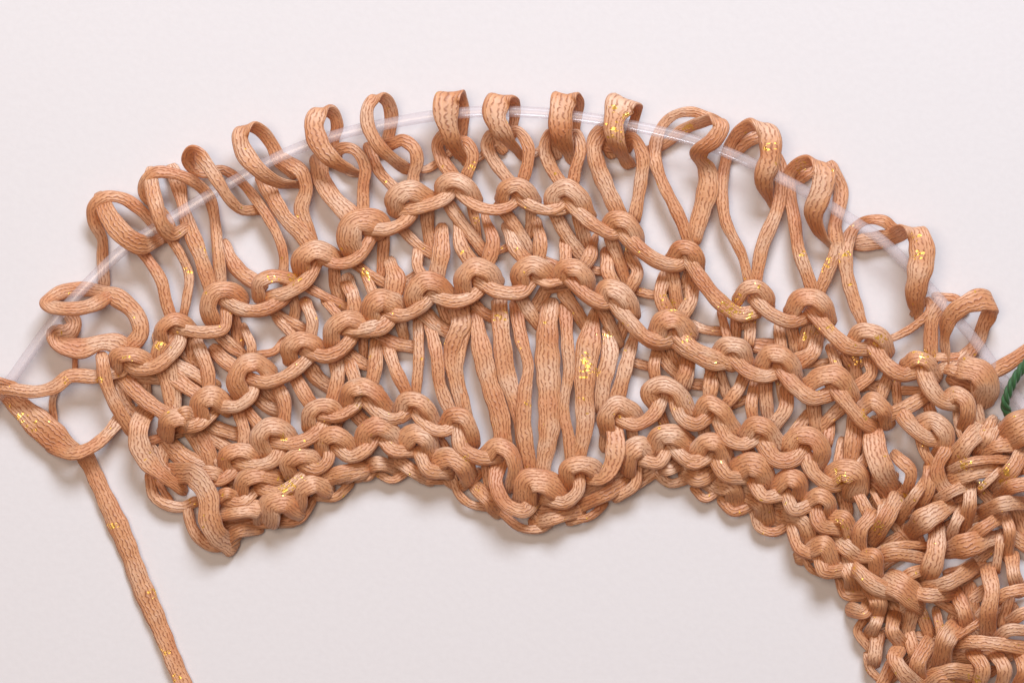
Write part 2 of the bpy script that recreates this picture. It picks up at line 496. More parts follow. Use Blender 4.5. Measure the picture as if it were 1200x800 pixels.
# ------------------------------------------------------------------ the run of the yarn
# T x y: origin of a 5x enlarged plan; each line: kind width flatness | x,y[,z[,w]] ... (z in plan units; left out = the kind's usual rise and dip)
STRANDS = '''
T 0 200
nl 72 .5 | 614,650,8 600,500,8 598,400,12 548,290,20 545,210,28 612,155,31 720,165,26 820,230,20 900,310,14 960,380,8
nl 125 .28 | 590,170,24,90 632,260,42 715,365,53 820,432,46 905,420,26,85 985,370,8,60
leg 78 .5 | 800,440,20 870,525,24 945,640,25 975,760,24 1010,870,20
nl 70 .5 | 1020,380,14 990,300,10 920,215,12 845,140,22 850,60,32 915,8,36 1040,20,32 1160,85,22 1230,170,14 1262,300,16 1280,500,24 1300,690,20
nl 92 .35 | 885,20,30,70 892,100,42 915,210,54 945,310,52 1010,372,36 1090,335,24,60
leg 62 .5 | 1000,400,22 1060,490,24 1108,620,24 1095,740,24 1072,850,20
T 0 340
nl 85 .6 | 740,350,24 825,245,25,105 800,140,24,105 700,55,24,110 600,15,18,90 480,-10,13 375,5,16 300,45,28 268,88,42 335,106,53 450,106,55 560,80,42 630,45,26
nl 120 .26 | 390,110,9,80 436,195,11,90 400,248,16 318,270,24 355,318,32 470,342,34 600,305,33,95 690,315,30 770,370,22
deep 45 .6 | 440,370 440,450
nl 80 .55 | -70,560,30 60,582,35 200,596,36 320,565,36,90 410,500,34,90 560,505,30 680,480,22
deep 60 .5 | 330,560 305,650 315,760
nl 40 .5 | -60,520,38 0,530,40 60,545,36
nl 165 .25 | 20,600,12,90 90,660,16,120 190,750,20 320,860,20 430,930,16,100
nl 80 .5 | 310,925,18 420,960,34 520,930,36 600,870,32 670,790,26 720,720,18
tail 100 .3 | 470,930,20 520,1010,10 570,1110,8 620,1220,8 690,1380,8,112 770,1570,8,112 850,1770,8,115 930,1960,8,112 1010,2150,8 1120,2400,7
leg 88 .4 | 600,420,40 615,520,40 660,640,36 730,760,28 770,820,20
over 135 .35 | 850,720,16 815,800,34 815,900,36 870,1010,34 960,1090,32,90 1060,1160,18,80
cap 82 .6 | 665,450 670,385 760,370 850,395 900,430
sm 88 .6 | 740,430 800,462 900,455 1000,380 1055,300 1060,240
cap 75 .6 | 935,310 930,220 1010,160 1100,185 1130,220
sm 76 .6 | 1020,220 1110,240 1210,245 1310,220 1325,120
back 80 .6 | 660,500 800,510 930,525
leg 60 .6 | 660,500 720,480 740,440
leg 105 .5 | 730,530,20 850,645,30 960,720,30 1040,760,20
leg 92 .5 | 940,440,20 980,560,24 1015,710,20
leg 85 .5 | 990,420,16 1100,470,22 1200,530,22 1260,560,16
leg 85 .5 | 990,490,20 1120,590,28 1230,650,28 1300,690,22
back 90 .5 | 680,520 720,630 790,740
back 80 .5 | 850,560 860,640
back 95 .5 | 1110,280 1130,400
leg 95 .55 | 920,390,26 940,330,30 1000,260,26
cap 105 .5 | 960,840 980,760 1080,730 1150,790
sm 60 .6 | 1060,790 1130,790 1200,740
ring 60 .6 | 880,880 960,860 1050,840
cap 75 .6 | 1040,770 1080,720 1140,740
back 130 .4 | 990,900 1070,960 1190,1040
back 90 .5 | 900,950 960,1060 1060,1100
edge 70 .5 | 880,1100 900,1200 960,1250 1060,1270 1140,1240
back 100 .4 | 960,940 940,1040
edge 45 .5 | 930,1120 960,1180 990,1220
T 200 120
leg 105 .4 | 20,420,8 50,500,10 75,620,16,75 110,740,22 175,900,26 235,1090,20
nl 62 .5 | 660,1020,16 664,900,22 632,790,23 505,575,22 400,455,14 300,395,12 190,410,13 130,380,18,75 104,318,30,85 142,282,44,95 212,365,54,90 285,475,54,78 340,565,46,66 410,632,30 500,635,14
nx 80 .38 | 705,410,10,70 640,345,13,80 595,250,20,80 535,170,32,80 465,140,44,90 405,190,52,100 425,290,54,105 520,400,54,95 640,470,36,80 745,485,16,60
leg 92 .4 | 680,350,22 765,405,30 795,500,28 765,620,25 800,740,24 830,850,20
leg 105 .4 | 550,470,18 600,560,24 665,665,26 750,755,26 830,840,22
nx 85 .38 | 975,300,10,60 955,240,12,70 980,150,20,70 955,70,32,80 890,42,44,110 842,110,52,115 868,230,54,115 940,330,52,100 1045,395,36,75 1115,415,16,60
leg 80 .45 | 960,310,18 1010,270,26 1080,280,30 1140,370,28 1130,490,25 1130,690,20
leg 122 .4 | 870,360,16 885,450,22 950,560,26 1070,680,22
leg 70 .5 | 880,330,10 850,400,14 860,460,14
T 400 90
nx 78 .4 | 255,420,9 285,310,13 295,220,20 270,140,34 215,118,45 158,180,52 155,290,54 220,410,50 300,480,36 370,530,16
leg 85 .45 | 300,390,20 360,370,27 425,420,30 440,490,28 420,580,24 425,670,20
leg 75 .45 | 170,440,16 220,550,24 330,670,22
ring 52 .6 | 440,540 500,540 580,490 640,440
ring 50 .6 | -20,510 50,560 110,570
nx 110 .28 | 690,440,9,70 705,330,11,70 718,220,17,70 705,140,28,80 665,104,42,130 622,130,52,150 612,230,54,138 640,350,48,105 685,440,28,75 730,495,14,60
leg 85 .45 | 620,330,12 565,400,18 590,490,25 665,590,22
leg 78 .45 | 670,400,18 730,385,26 772,460,27 735,580,22
ring 50 .6 | 740,500 800,480 850,430 900,390
nx 110 .28 | 990,330,10,60 1008,250,14,60 1010,180,22,70 985,135,36,110 930,130,48,150 900,220,54,135 955,340,50,110 1045,455,18,60
leg 82 .45 | 930,400,8 880,340,16 855,400,20 890,490,25 1000,630,22
leg 80 .45 | 985,350,16 1030,320,25 1090,400,28 1090,500,27 1055,630,22
ring 52 .6 | 1080,470 1140,450 1200,400
cap 105 .55 | 300,790 300,710 390,650 480,680 540,720
sm 85 .6 | 350,780 490,755 600,715 665,650
cap 80 .6 | 570,690 575,630 650,590 750,630 805,725
sm 68 .6 | 670,660 750,740 870,782 980,765 1050,700
cap 80 .6 | 925,720 950,650 1035,622 1110,675 1145,740
sm 62 .6 | 1020,680 1100,745 1230,790 1330,775
T 600 90
sm 66 .6 | 30,715 140,770 250,775 330,720
nx 110 .28 | 345,430,9,60 368,320,12,60 380,220,20,70 370,150,34,110 315,122,46,160 285,220,54,142 290,340,50,125 340,470,18,70
leg 85 .45 | 255,430,9 215,330,18 190,420,25 230,530,26 310,650,22
leg 78 .45 | 345,380,14 385,335,22 405,430,27 370,550,26 355,650,22
ring 50 .6 | 90,450 160,440 230,400
nx 110 .28 | 680,400,9,60 700,310,12,60 725,220,20,70 705,165,34,130 645,155,46,180 595,260,54,125 610,380,50,112 670,500,16,80
leg 108 .4 | 580,420,8 535,310,18 485,400,24 510,540,26 620,790,22
leg 85 .45 | 660,380,14 705,360,24 765,460,27 760,610,26 715,830,22
ring 55 .6 | 560,420 640,440 690,500
nl 62 .55 | 1040,985,18,70 1010,890,23,75 950,760,25,75 880,620,25,75 840,480,22,75 850,370,14,75 885,280,13 960,220,20 1060,208,26 1150,240,30 1200,260,20
nx 100 .35 | 770,440,8,55 890,400,10,60 1000,315,16,70 1100,270,30,80 1185,248,46,90 1222,290,53,100 1180,370,55,100 1110,425,50,100 1095,470,36,100 1140,540,24,110 1150,640,23,125 1115,780,22,115 1070,940,20,90
cap 90 .6 | 220,750 225,680 310,630 400,690 465,820
sm 85 .55 | 320,720 390,800 490,880 590,925 660,890
T 600 230
cap 88 .6 | 545,190 590,125 680,135 735,210 745,280
sm 92 .6 | 630,190 740,300 860,385 970,405 1040,350
cap 75 .6 | 925,350 975,290 1055,300 1100,370 1105,430
sm 98 .6 | 1020,350 1090,460 1210,610 1330,690 1420,680
T 800 120
nx 72 .5 | 392,1070,20,60 350,900,24,62 255,700,24,66 232,480,18 252,330,12 275,250,16 335,170,28 420,130,42,100 500,180,52,130 512,320,55,130 475,440,50,118 490,530,32,80 515,590,16,45
leg 90 .4 | 520,270,8 575,390,11 578,500,18 550,640,24 468,850,25 425,1095,20,75
back 95 .35 | 300,290 390,225 470,190
nx 78 .45 | 770,1130,20,75 728,1000,25 682,870,25 652,690,21 620,500,13 625,430,14 680,365,26 765,345,42,100 830,420,52,140 808,550,55,130 770,650,48,110 800,760,32,85 880,850,16,60
leg 92 .4 | 880,400,8 930,510,11 915,620,16 890,740,24 905,840,25 855,980,25 798,1135,20,75
back 90 .35 | 690,440 740,400
T 800 260
cap 72 .6 | 310,450 360,385 450,375 515,440 520,490
sm 85 .55 | 420,450 520,540 630,585 720,560
cap 98 .6 | 620,520 680,435 775,430 855,500 870,590
sm 95 .55 | 760,530 870,650 980,735 1100,745
T 960 220
nl 82 .42 | 265,830,20,50 205,660,24 165,500,25,85 158,380,24,85 185,270,16,75 230,215,14,60 300,185,24,60 380,195,26,70 430,235,20,70
nx 112 .3 | 210,330,10,85 330,310,13 440,280,22 510,240,40 575,270,50,135 605,380,54,145 582,520,54,138 562,640,44,115 580,750,26,60
nl 50 .5 | 570,720,18 640,660,24 648,720,28 570,800,28 480,860,28 390,900,24
leg 92 .4 | 700,700,26 670,760,28 655,860,26 650,1000,20
leg 60 .5 | 720,640,12 800,650,14 850,700,12
T 960 360
nv 95 .3 | 745,300,22,80 732,190,28,90 760,70,44,105 850,-10,55,120 950,-45,50,135 1012,-25,38,130 1000,30,20,110 962,110,13,90 925,210,16,90 830,305,24,85 710,360,22,75
leg 60 .5 | 690,290,24 760,290,26 840,290,22
cap 85 .6 | 175,200 225,135 325,140 395,195 415,260
sm 98 .55 | 310,220 390,340 490,395 590,360
cap 82 .6 | 500,330 560,290 640,310 695,400
sm 112 .55 | 600,350 650,470 720,545 800,555
cap 82 .6 | 740,520 800,490 870,540 880,630 850,720
cap 130 .4 | 840,340,40 940,365,44 1000,450,40 975,570,24
leg 70 .5 | 770,370,30 850,390,32
back 110 .5 | 790,430 880,470
leg 70 .5 | 915,470,26 920,570,26 945,690,22
leg 40 .5 | 800,620,20 815,720,24 840,780,22
leg 95 .5 | 970,400,26 1090,340,34 1210,265,36 1330,190,30
leg 70 .4 | 1000,690,26 960,760,28 930,840,24
over 220 .4 | 1330,640,12 1180,700,44 1080,770,22
over 130 .45 | 1010,690,20 980,760,34 940,830,20
over 115 .5 | 960,710 890,770 800,870
back 85 .5 | 200,280 205,400
deep 60 .6 | 310,280 250,330
leg 72 .5 | 80,270,22 110,370,26
leg 80 .5 | 300,330,22 310,390,26 200,480,22
ring 50 .6 | 270,450 360,500
leg 80 .5 | 400,420,18 360,540,22
leg 92 .5 | 410,630,26 510,585,32 610,530,24
back 70 .6 | 450,440 460,560
ring 60 .6 | 470,490 610,490
sm 95 .6 | 480,620 570,720 660,770 720,760
cap 98 .6 | 590,670 670,650 750,730 750,820 720,860
back 90 .5 | 640,570 660,650
T 400 230
cap 125 .5 | 55,340 25,260 50,150 140,125 230,150 250,190
sm 85 .6 | 140,190 270,195 370,150 435,60
T 200 260
cap 90 .6 | 230,590 205,500 250,400 350,385 430,440
sm 86 .6 | 290,440 400,508 530,515 650,460 690,400
cap 75 .6 | 500,450 500,360 590,310 690,320 740,350
sm 86 .6 | 580,440 700,410 810,330 860,220
cap 105 .5 | 750,300 750,210 840,150 940,175 990,210
sm 74 .6 | 860,200 980,245 1100,205 1180,80
back 110 .45 | 325,150,12,80 350,210,15,95 410,290,15 520,365,11
back 75 .5 | 590,520 700,590 780,630
back 82 .5 | 700,400 730,500 720,570
back 70 .5 | 780,370,16 900,435,18 1020,495,12
deep 92 .5 | 960,270 970,380 990,450
back 60 .5 | 1080,260 1200,330
deep 95 .5 | 350,520 390,620 400,700
back 80 .5 | 260,630 340,700 420,780
leg 80 .5 | 800,500,20 830,580,26 820,690,22
leg 80 .5 | 1040,390,20 1080,470,26 1070,570,22
leg 62 .5 | 930,490,20 1000,570,22
leg 62 .5 | 640,590,20 730,680,22
leg 60 .5 | 440,650,20 470,730,26 460,810,22
ring 52 .6 | 480,780 600,760 660,700
cap 92 .6 | 690,810 680,730 750,675 850,700 890,750
sm 86 .6 | 790,750 900,785 990,750 1070,660
cap 92 .6 | 930,710 940,620 1030,560 1130,590 1160,630
sm 85 .6 | 1020,625 1130,640 1240,620 1310,540
back 70 .5 | 90,640 130,730
T 200 380
cap 100 .6 | 410,430 365,330 410,230 500,205 600,280
sm 85 .6 | 440,310 550,345 660,310 750,250 815,190
sm 80 .6 | 280,480 390,480 470,420 495,340
cap 110 .55 | 160,560 155,450 240,410 350,475
sm 68 .6 | 80,610 170,595 250,520
back 85 .5 | -10,190 90,280 180,340
leg 85 .5 | 0,270,20 100,360,24 190,420,20
ring 60 .5 | 50,150 170,260
leg 90 .5 | 165,130,18 215,260,25 230,400,22
back 105 .5 | 270,160 320,210 410,270
back 72 .5 | 250,30 340,130 430,180
back 110 .5 | 810,240 870,320 940,370
back 72 .5 | 1000,170 1090,230 1180,255
leg 98 .5 | 730,310,18 790,420,24 830,480,20
leg 98 .5 | 970,230,18 975,310,24 930,480,22
leg 82 .5 | 1050,240,18 1085,350,22
leg 72 .5 | 1200,120,18 1190,240,24 1170,350,22
back 90 .5 | 490,420 560,480 640,510
deep 80 .5 | 530,360 610,440
leg 92 .5 | 620,350,18 670,460,26 665,590,22
cap 80 .6 | 800,610 805,510 870,460 950,475 1000,530
sm 76 .6 | 850,525 970,545 1080,490 1120,440
cap 100 .6 | 540,770 500,660 560,590 660,600 720,660
sm 90 .6 | 590,680 730,692 850,640 900,570
leg 85 .5 | 400,510,20 430,620,25 430,730,22
leg 80 .5 | 450,510,18 530,600,22
back 98 .5 | 200,580 300,620 400,650
cap 88 .6 | 870,740 875,670 960,635 1040,675 1085,740
sm 82 .6 | 960,710 1050,775 1150,730 1220,640
cap 88 .6 | 1015,470 1030,390 1130,360 1220,390
back 100 .5 | 1050,490 1130,570 1200,600
back 85 .5 | 970,570 980,650
leg 70 .5 | 1140,680,20 1200,580,22
back 110 .5 | 120,620 190,740 250,850
back 90 .5 | 210,640 340,730
back 110 .5 | -20,700 120,810 200,850
leg 95 .5 | -60,100,16 -10,230,24 20,420,22 20,540,20
T 200 500
cap 82 .6 | 310,260 305,170 380,130 470,140 530,185
sm 90 .6 | 370,205 490,232 600,195 650,110
cap 82 .6 | 690,280 665,220 750,160 850,175 880,210
sm 80 .6 | 760,215 850,252 920,210 940,120
cap 70 .6 | 170,300 200,265 270,280 310,310
sm 72 .6 | 230,320 310,310 390,240
back 80 .5 | 350,350 420,290
cap 92 .6 | 400,390 415,310 510,272 640,290
sm 80 .6 | 520,360 630,382 720,340 790,270
back 125 .6 | 920,300,22 1000,275,30 1110,260,22
cap 98 .6 | 740,450 755,370 840,325 925,360
edge 60 .6 | 870,410 960,410 1040,340
sm 70 .6 | 310,430 410,445 490,380
cap 65 .6 | 270,420 330,385 400,420
cap 98 .55 | 300,500 400,480 530,480 540,520
back 55 .6 | 300,550 440,535 520,520
cap 130 .5 | 560,540 570,450 670,425 770,480
edge 50 .6 | 440,555 530,572 630,545
edge 60 .6 | 650,555 760,535 825,440
deep 45 .6 | 570,580 690,575
over 85 .6 | 330,660,14 400,610,28 500,600,12
over 148 .25 | 20,270,18 130,285,40 215,400,44 232,540,42 280,640,34 350,690,14
edge 70 .6 | 95,470 130,600 210,690 310,700 390,640
back 120 .5 | 20,140 100,200 200,250
back 120 .5 | 150,30 215,140 245,250
back 80 .5 | 1110,220 1200,240
edge 60 .6 | 1110,290 1160,290 1200,250
back 90 .5 | 840,270 850,330
back 90 .5 | 500,0 520,80
back 110 .5 | 640,320 560,420
back 110 .5 | 770,440 680,500
back 100 .5 | 430,470 560,400
deep 120 .5 | 300,620 450,560
T 400 230
deep 105 .5 | 500,60 508,170 530,290
back 78 .5 | 360,200 460,290 545,345
back 92 .5 | 620,30,18 720,180,18 820,310,12
deep 75 .5 | 765,60 790,180 800,260
back 90 .5 | 940,70,18 1030,190,18 1100,310,12
deep 80 .5 | 1115,60 1100,200
deep 92 .5 | 250,220 235,430
back 70 .5 | 70,390 160,455 260,520
leg 125 .35 | 590,220,14,90 585,330,26 555,480,22,110
leg 70 .5 | 450,340,18 450,420,24 500,490,22
leg 95 .45 | 680,170,16,60 700,290,26 775,410,22
leg 95 .4 | 850,150,14,60 885,270,26 845,410,22
leg 95 .45 | 980,210,16,70 1025,310,26 1110,400,22
leg 90 .4 | 1150,180,14,70 1165,270,26 1155,390,22
leg 130 .35 | 290,410,14,90 315,490,26 285,630,22,110
leg 65 .5 | 150,480,18 200,600,22
leg 85 .4 | 45,510,14 70,590,26 60,710,22
ring 60 .6 | 350,520 440,460
ring 50 .6 | 890,340 980,300
cap 100 .55 | 420,650 410,560 490,485 590,510 640,580
sm 85 .6 | 510,575 650,622 760,595 830,530
cap 102 .55 | 700,570 695,470 770,400 870,425 925,500
sm 85 .6 | 790,490 920,558 1060,555 1120,490
cap 98 .55 | 1035,520 1035,440 1110,390 1200,430 1250,490
sm 55 .6 | 1130,480 1210,510 1310,490
back 80 .5 | 1220,535 1340,525
cap 110 .55 | 165,740 155,650 220,590 320,620 360,650
sm 85 .6 | 250,680 370,695 470,645 540,570
sm 85 .6 | 20,780 100,785 190,760 300,700
back 105 .5 | 480,690 560,760 630,800
deep 90 .5 | 590,650 620,720
back 80 .5 | 770,620 830,680 900,720
deep 90 .5 | 640,640 660,700
T 600 230
deep 80 .5 | 105,70 110,190
back 98 .5 | 245,90,18 320,215,18 410,350,12
deep 105 .5 | 395,130 425,260
back 90 .5 | 580,250,16 620,350,18 660,480,12
deep 80 .5 | 695,280 690,380
back 98 .5 | 940,440,16 955,550,18 970,660,12
deep 80 .5 | 1030,460 1000,550
leg 82 .45 | 310,290,16 320,400,22
leg 90 .45 | 480,280,14,60 460,350,24 410,430,22
leg 90 .45 | 555,360,16 560,440,25 610,530,22
leg 82 .45 | 700,370,14 735,450,24 680,560,22
leg 90 .45 | 890,490,16 870,580,25 920,690,22
leg 90 .45 | 1060,510,14 1050,610,25 990,710,22
ring 52 .6 | 180,370 280,405
ring 60 .6 | 450,430 550,440
ring 60 .6 | 700,550 840,580 870,570
cap 90 .6 | 270,480 290,415 380,415 440,470 460,550
sm 90 .6 | 340,480 430,575 530,625 600,600
cap 100 .55 | 505,600 540,525 630,545 695,620 710,710
sm 98 .6 | 580,600 670,710 790,830 890,855 960,820
back 95 .5 | 40,580 90,660 150,740
deep 105 .5 | 190,560 150,630
back 92 .5 | 310,580 370,660 420,750
back 90 .5 | 520,650 570,740 620,840
deep 90 .5 | 660,720 640,800
T 400 350
long 125 .4 | 690,40,14 700,140,24 660,240,26,105 640,330,25,90 655,450,25,75 710,650,20,65
long 50 .5 | 755,90,14 705,330,24 695,450,24 745,680,20
long 115 .35 | 780,80,12,70 815,270,24 865,480,25 930,680,25 950,850,20
long 112 .35 | 930,30,14 940,230,26 965,430,27 1020,620,26,95 1060,800,26,80 1095,1000,20
long 82 .4 | 1020,40,12 1050,220,24 1095,390,27,72 1072,540,31,85 1066,720,31,100 1090,900,28,90 1110,1030,20
leg 70 .45 | 450,150,14 450,350,25 440,590,20
leg 85 .45 | 520,160,14 560,340,25 580,500,25 650,680,20
leg 80 .45 | 205,270,14 210,400,25 170,530,20
leg 85 .45 | 270,280,14 320,420,25 390,570,20
leg 80 .45 | 50,360,14 85,500,20
back 95 .5 | 480,70 560,150 640,200
back 82 .5 | 340,110 365,210
back 98 .5 | 220,220 320,265 420,285
back 70 .5 | 40,310 110,360 180,405
deep 70 .5 | 130,230 130,330
deep 60 .5 | 610,40 620,130
cap 90 .6 | 10,590 40,520 140,505 230,565 295,650
sm 80 .6 | 140,600 240,690 340,700 410,650
cap 82 .6 | 325,670 360,585 450,585 520,645 570,730
sm 76 .6 | 430,670 510,755 600,775 680,730
cap 76 .6 | 590,745 630,670 720,680 770,770 790,850
sm 92 .6 | 680,760 700,870 800,925 910,930
cap 92 .6 | 845,900 900,840 980,870 1025,980 1020,1110
over 100 .5 | 935,950,18 905,1080,38 960,1200,40 1060,1240,36 1140,1170,16
cap 135 .4 | 1060,1170 1075,1060 1190,1060 1310,1140
sm 80 .6 | 1200,1175 1310,1195 1390,1130 1395,1030
T 600 350
long 130 .28 | 225,30,12,100 210,160,24 210,330,26,145 220,540,26,145 215,760,26,130 190,920,24,110 170,1030,20,90
long 78 .4 | 310,50,12 320,250,24 335,420,25,70 305,650,25,65 330,800,25,75 345,950,20
long 130 .3 | 480,80,10,60 455,230,24,140 430,400,26,140 425,600,26,120 430,720,26,115 410,850,25,90 380,940,20
long 105 .3 | 560,190,12,70 575,320,24 540,480,26 520,640,20,80
long 90 .4 | 720,210,12,60 665,400,25 610,600,20
back 70 .5 | 720,370 820,400
cap 110 .5 | 835,220 870,125 970,110 1060,220
sm 92 .6 | 950,200 1050,285 1190,345 1300,390 1310,350
T 600 480
cap 92 .6 | 310,430 310,340 390,305 480,330 520,370
over 132 .28 | 420,395,20,80 520,405,40,90 590,320,44 612,190,42 590,60,22,90
T 600 350
cap 92 .6 | 545,780 540,680 610,605 700,640 740,690
sm 86 .6 | 620,690 720,740 830,680 890,550
cap 92 .6 | 820,610 785,530 870,480 970,520 1060,670
sm 86 .6 | 950,580 985,690 1080,735 1180,670
cap 86 .6 | 1085,670 1140,595 1230,640 1320,780
back 80 .5 | 860,310 920,400 960,440
back 90 .5 | 930,270 960,360
leg 75 .45 | 850,310,14 830,390,24 840,480,20
leg 92 .45 | 1030,330,14 1020,420,25 980,510,20
ring 60 .6 | 1040,490 1150,500
leg 75 .45 | 1180,400,14 1150,500,25 1150,610,20
back 80 .5 | 860,660 900,760
back 90 .5 | 550,760 545,850
T 800 400
sm 90 .6 | -40,10 60,75 190,130 300,100
cap 90 .6 | 190,80 250,20 350,30 395,130
sm 90 .6 | 280,75 370,170 480,205 570,170
cap 92 .6 | 440,140 490,65 590,70 660,130 680,200
sm 96 .6 | 560,150 650,255 760,332 890,300
cap 105 .5 | 720,250 790,200 890,180 960,230 1005,340
sm 92 .6 | 870,245 970,370 1060,470 1110,500
cap 92 .6 | 1045,380 1110,335 1190,400 1210,480
sm 90 .6 | 205,450 255,570 350,605 450,550
cap 92 .6 | 350,550 410,480 500,500 580,620
sm 105 .6 | 470,580 550,690 650,690 710,620
cap 96 .6 | 600,615 660,540 770,545 830,640 800,750
sm 92 .6 | 720,660 770,770 870,840 930,830
cap 125 .45 | 850,790 930,745 1040,790 1020,900
leg 75 .45 | 165,160,14 175,260,25 150,360,20
back 90 .5 | 200,150 250,290
leg 82 .45 | 360,200,14 330,270,25 250,370,20
ring 60 .6 | 30,245 130,265
back 100 .5 | 485,220,16 490,340,18 500,440,12
leg 85 .45 | 425,270,14 405,370,25 420,480,20
leg 100 .4 | 610,300,14 600,400,25 520,500,20
deep 80 .5 | 570,240 590,340
ring 60 .6 | 280,370 370,340
back 100 .5 | 765,340 780,450 800,550
back 100 .5 | 930,380,18 860,450,18 800,520,12
leg 82 .45 | 720,450,14 640,550,20
leg 70 .45 | 860,510,14 845,600,20
leg 112 .4 | 1010,450,14 995,590,24 980,750,18
deep 70 .5 | 1060,540 1050,680
leg 65 .45 | 925,620,14 905,740,20
leg 85 .45 | 1090,670,16 1010,770,22
over 165 .3 | 1125,480,16,90 1130,620,40 1175,750,44 1220,850,22,130
leg 65 .45 | 1200,240,14 1160,340,20
ring 50 .6 | 1050,280 1170,240
leg 80 .45 | 790,-10,14 770,70,25 670,140,20
leg 80 .45 | 570,-30,14 580,60,20
ring 70 .6 | 410,30 520,50
ring 45 .6 | 730,140 860,115
leg 80 .45 | 905,70,14 890,170,20
back 90 .5 | 950,80 1010,180
leg 70 .45 | 45,80,14 40,200,24 20,260,20
back 85 .5 | 110,490 150,580
back 85 .5 | 360,600 400,660
T 800 260
leg 72 .45 | 50,330,14 45,440,25 15,560,20
ring 60 .6 | 40,590 130,630 220,640
back 80 .5 | 310,540 310,660
back 80 .5 | 430,520 360,590
leg 72 .45 | 400,590,14 395,710,20
leg 62 .45 | 235,560,14 265,690,20
ring 80 .6 | 400,715 540,720
leg 70 .45 | 570,640,14 580,750,20
back 90 .5 | 635,600 660,730
back 105 .5 | 745,600 710,730
leg 72 .45 | 775,690,14 750,760,25 650,810,20
T 800 540
sm 82 .6 | -20,-30 70,15 170,-40
cap 100 .6 | 60,-40 120,-115 210,-110 270,0
sm 92 .6 | 190,0 260,90 370,95
cap 118 .5 | 300,50 390,5 480,50 505,140
sm 86 .6 | 415,130 480,210 590,190
cap 100 .55 | 540,140 620,85 690,120 690,220
sm 82 .6 | 605,190 650,285 780,240
cap 82 .6 | 720,230 800,188 865,230 875,310
sm 92 .6 | 780,270 815,375 920,400
cap 84 .6 | 890,330 950,335 990,440
over 140 .6 | 20,60,12 90,90,26 170,50,12
edge 52 .6 | 75,170 130,218 215,180
over 135 .55 | 210,130,12 290,160,26 310,240,12
edge 60 .6 | 235,240 300,300 410,265
over 130 .55 | 400,210,12 470,255,26 490,340,12
back 65 .6 | 500,265 600,270
edge 60 .6 | 415,310 450,390 540,412 640,360
over 110 .5 | 600,320,14 690,345,30 735,420,28 725,510,12
edge 72 .6 | 640,400,24 680,510,30 790,555,24
cap 100 .55 | 760,510 830,490 890,600
sm 82 .6 | 800,570 830,645 930,640
edge 42 .6 | 710,570 750,630 810,660
over 118 .55 | 890,460 980,520 1080,600
cap 84 .6 | 1060,550 1125,560 1140,660
over 108 .5 | 925,560,14 975,660,32 1000,740,12
edge 52 .6 | 920,700 950,785 1060,795
sm 92 .6 | 1030,640 1120,710 1210,750 1250,750
leg 100 .4 | 1100,330,34 1045,400,38 1040,520,24
leg 82 .45 | 1020,180,18 1080,300,24
over 92 .45 | 1190,260,22 1160,360,38 1120,440,16
deep 110 .5 | 930,150 960,280
back 95 .5 | 1090,110 1200,210
leg 42 .5 | 1125,190,18 1160,270,22
back 110 .5 | 330,150 390,180
back 110 .5 | 520,320 560,340
back 120 .5 | 150,130 230,180
back 110 .5 | 840,420 800,470
deep 130 .5 | 700,560 850,520
deep 130 .5 | 1000,440 900,380
T 960 500
leg 82 .45 | 470,190,28 535,260,32 520,350,24
back 92 .5 | 420,320 500,400
over 80 .5 | 630,310,18 565,400,38 475,530,16
back 92 .5 | 280,290 360,360 410,440
over 118 .5 | 450,430,20 390,540,40 310,660,16
leg 42 .5 | 320,390,20 370,480,24
leg 72 .5 | 590,60,26 615,150,30 660,220,24
leg 92 .4 | 740,140,30 690,240,32 720,340,26 760,380,20
leg 92 .45 | 650,260,26 640,360,28 600,450,18
over 135 .45 | 950,0,22 860,100,42 770,240,18
over 92 .5 | 950,150,20 1050,112,38 1180,115,18
over 62 .5 | 770,250,22 890,205,44 1090,190,26
over 108 .45 | 770,310,18 900,265,36 1060,235,18
over 82 .5 | 690,430,18 780,380,36 890,330,18
over 165 .45 | 545,610,16,120 620,540,42 760,460,22,120
over 92 .5 | 880,340,18 885,440,34 855,590,12
leg 52 .5 | 1040,270,34 950,360,30
over 108 .45 | 1190,150,22 1120,260,40 1030,330,18
over 80 .5 | 840,480,18 800,560,34 765,680,12
over 98 .5 | 1070,400,18 1130,350,40 1230,335,40 1330,360,18
over 98 .5 | 975,500,18 1070,455,42 1200,445,20
over 92 .5 | 870,660,16 970,590,38 1080,520,16
over 165 .45 | 740,730,14,100 870,690,42 1020,650,18,100
over 80 .5 | 1080,520,16 1115,610,32 1105,750,12
leg 62 .5 | 1060,660,22 1040,820,18
over 52 .5 | 330,740,20 440,695,38 620,690,18
over 80 .5 | 330,770,20 450,750,38 620,770,18
over 138 .28 | 685,590,20,110 682,720,42 650,850,38 630,900,16,110
back 90 .5 | 940,360 1010,440
back 90 .5 | 560,610 590,700
back 100 .5 | 1130,640 1220,700
over 100 .5 | 1130,40,18 1200,20,36 1300,30,16
over 110 .5 | 1120,30,14 1060,100,30 950,150,12
over 110 .5 | 1150,240,16 1230,230,32 1330,260,12
deep 110 .5 | 440,560 520,640
deep 120 .5 | 700,380 800,470
deep 120 .5 | 900,520 980,480
deep 120 .5 | 1150,480 1200,620
deep 110 .5 | 420,300 330,440
T 960 640
over 96 .5 | 1170,620,18 1200,720,36 1150,840,18
over 82 .5 | 460,210,18 540,155,34 620,135,16
over 108 .5 | 620,250,18 760,210,40 890,130,16
sm 92 .6 | 220,140 310,225 440,280
cap 145 .5 | 420,200 490,240 580,320
over 92 .55 | 540,270,22 650,290,38 780,275,16
over 112 .5 | 120,60,14 180,160,32 210,250,12
edge 48 .6 | 110,190 150,270 280,292
over 118 .5 | 300,250,14 345,330,30 330,410,12
over 100 .6 | 200,370,12 260,385,26 290,340,12
edge 60 .6 | 260,430 225,490 290,590
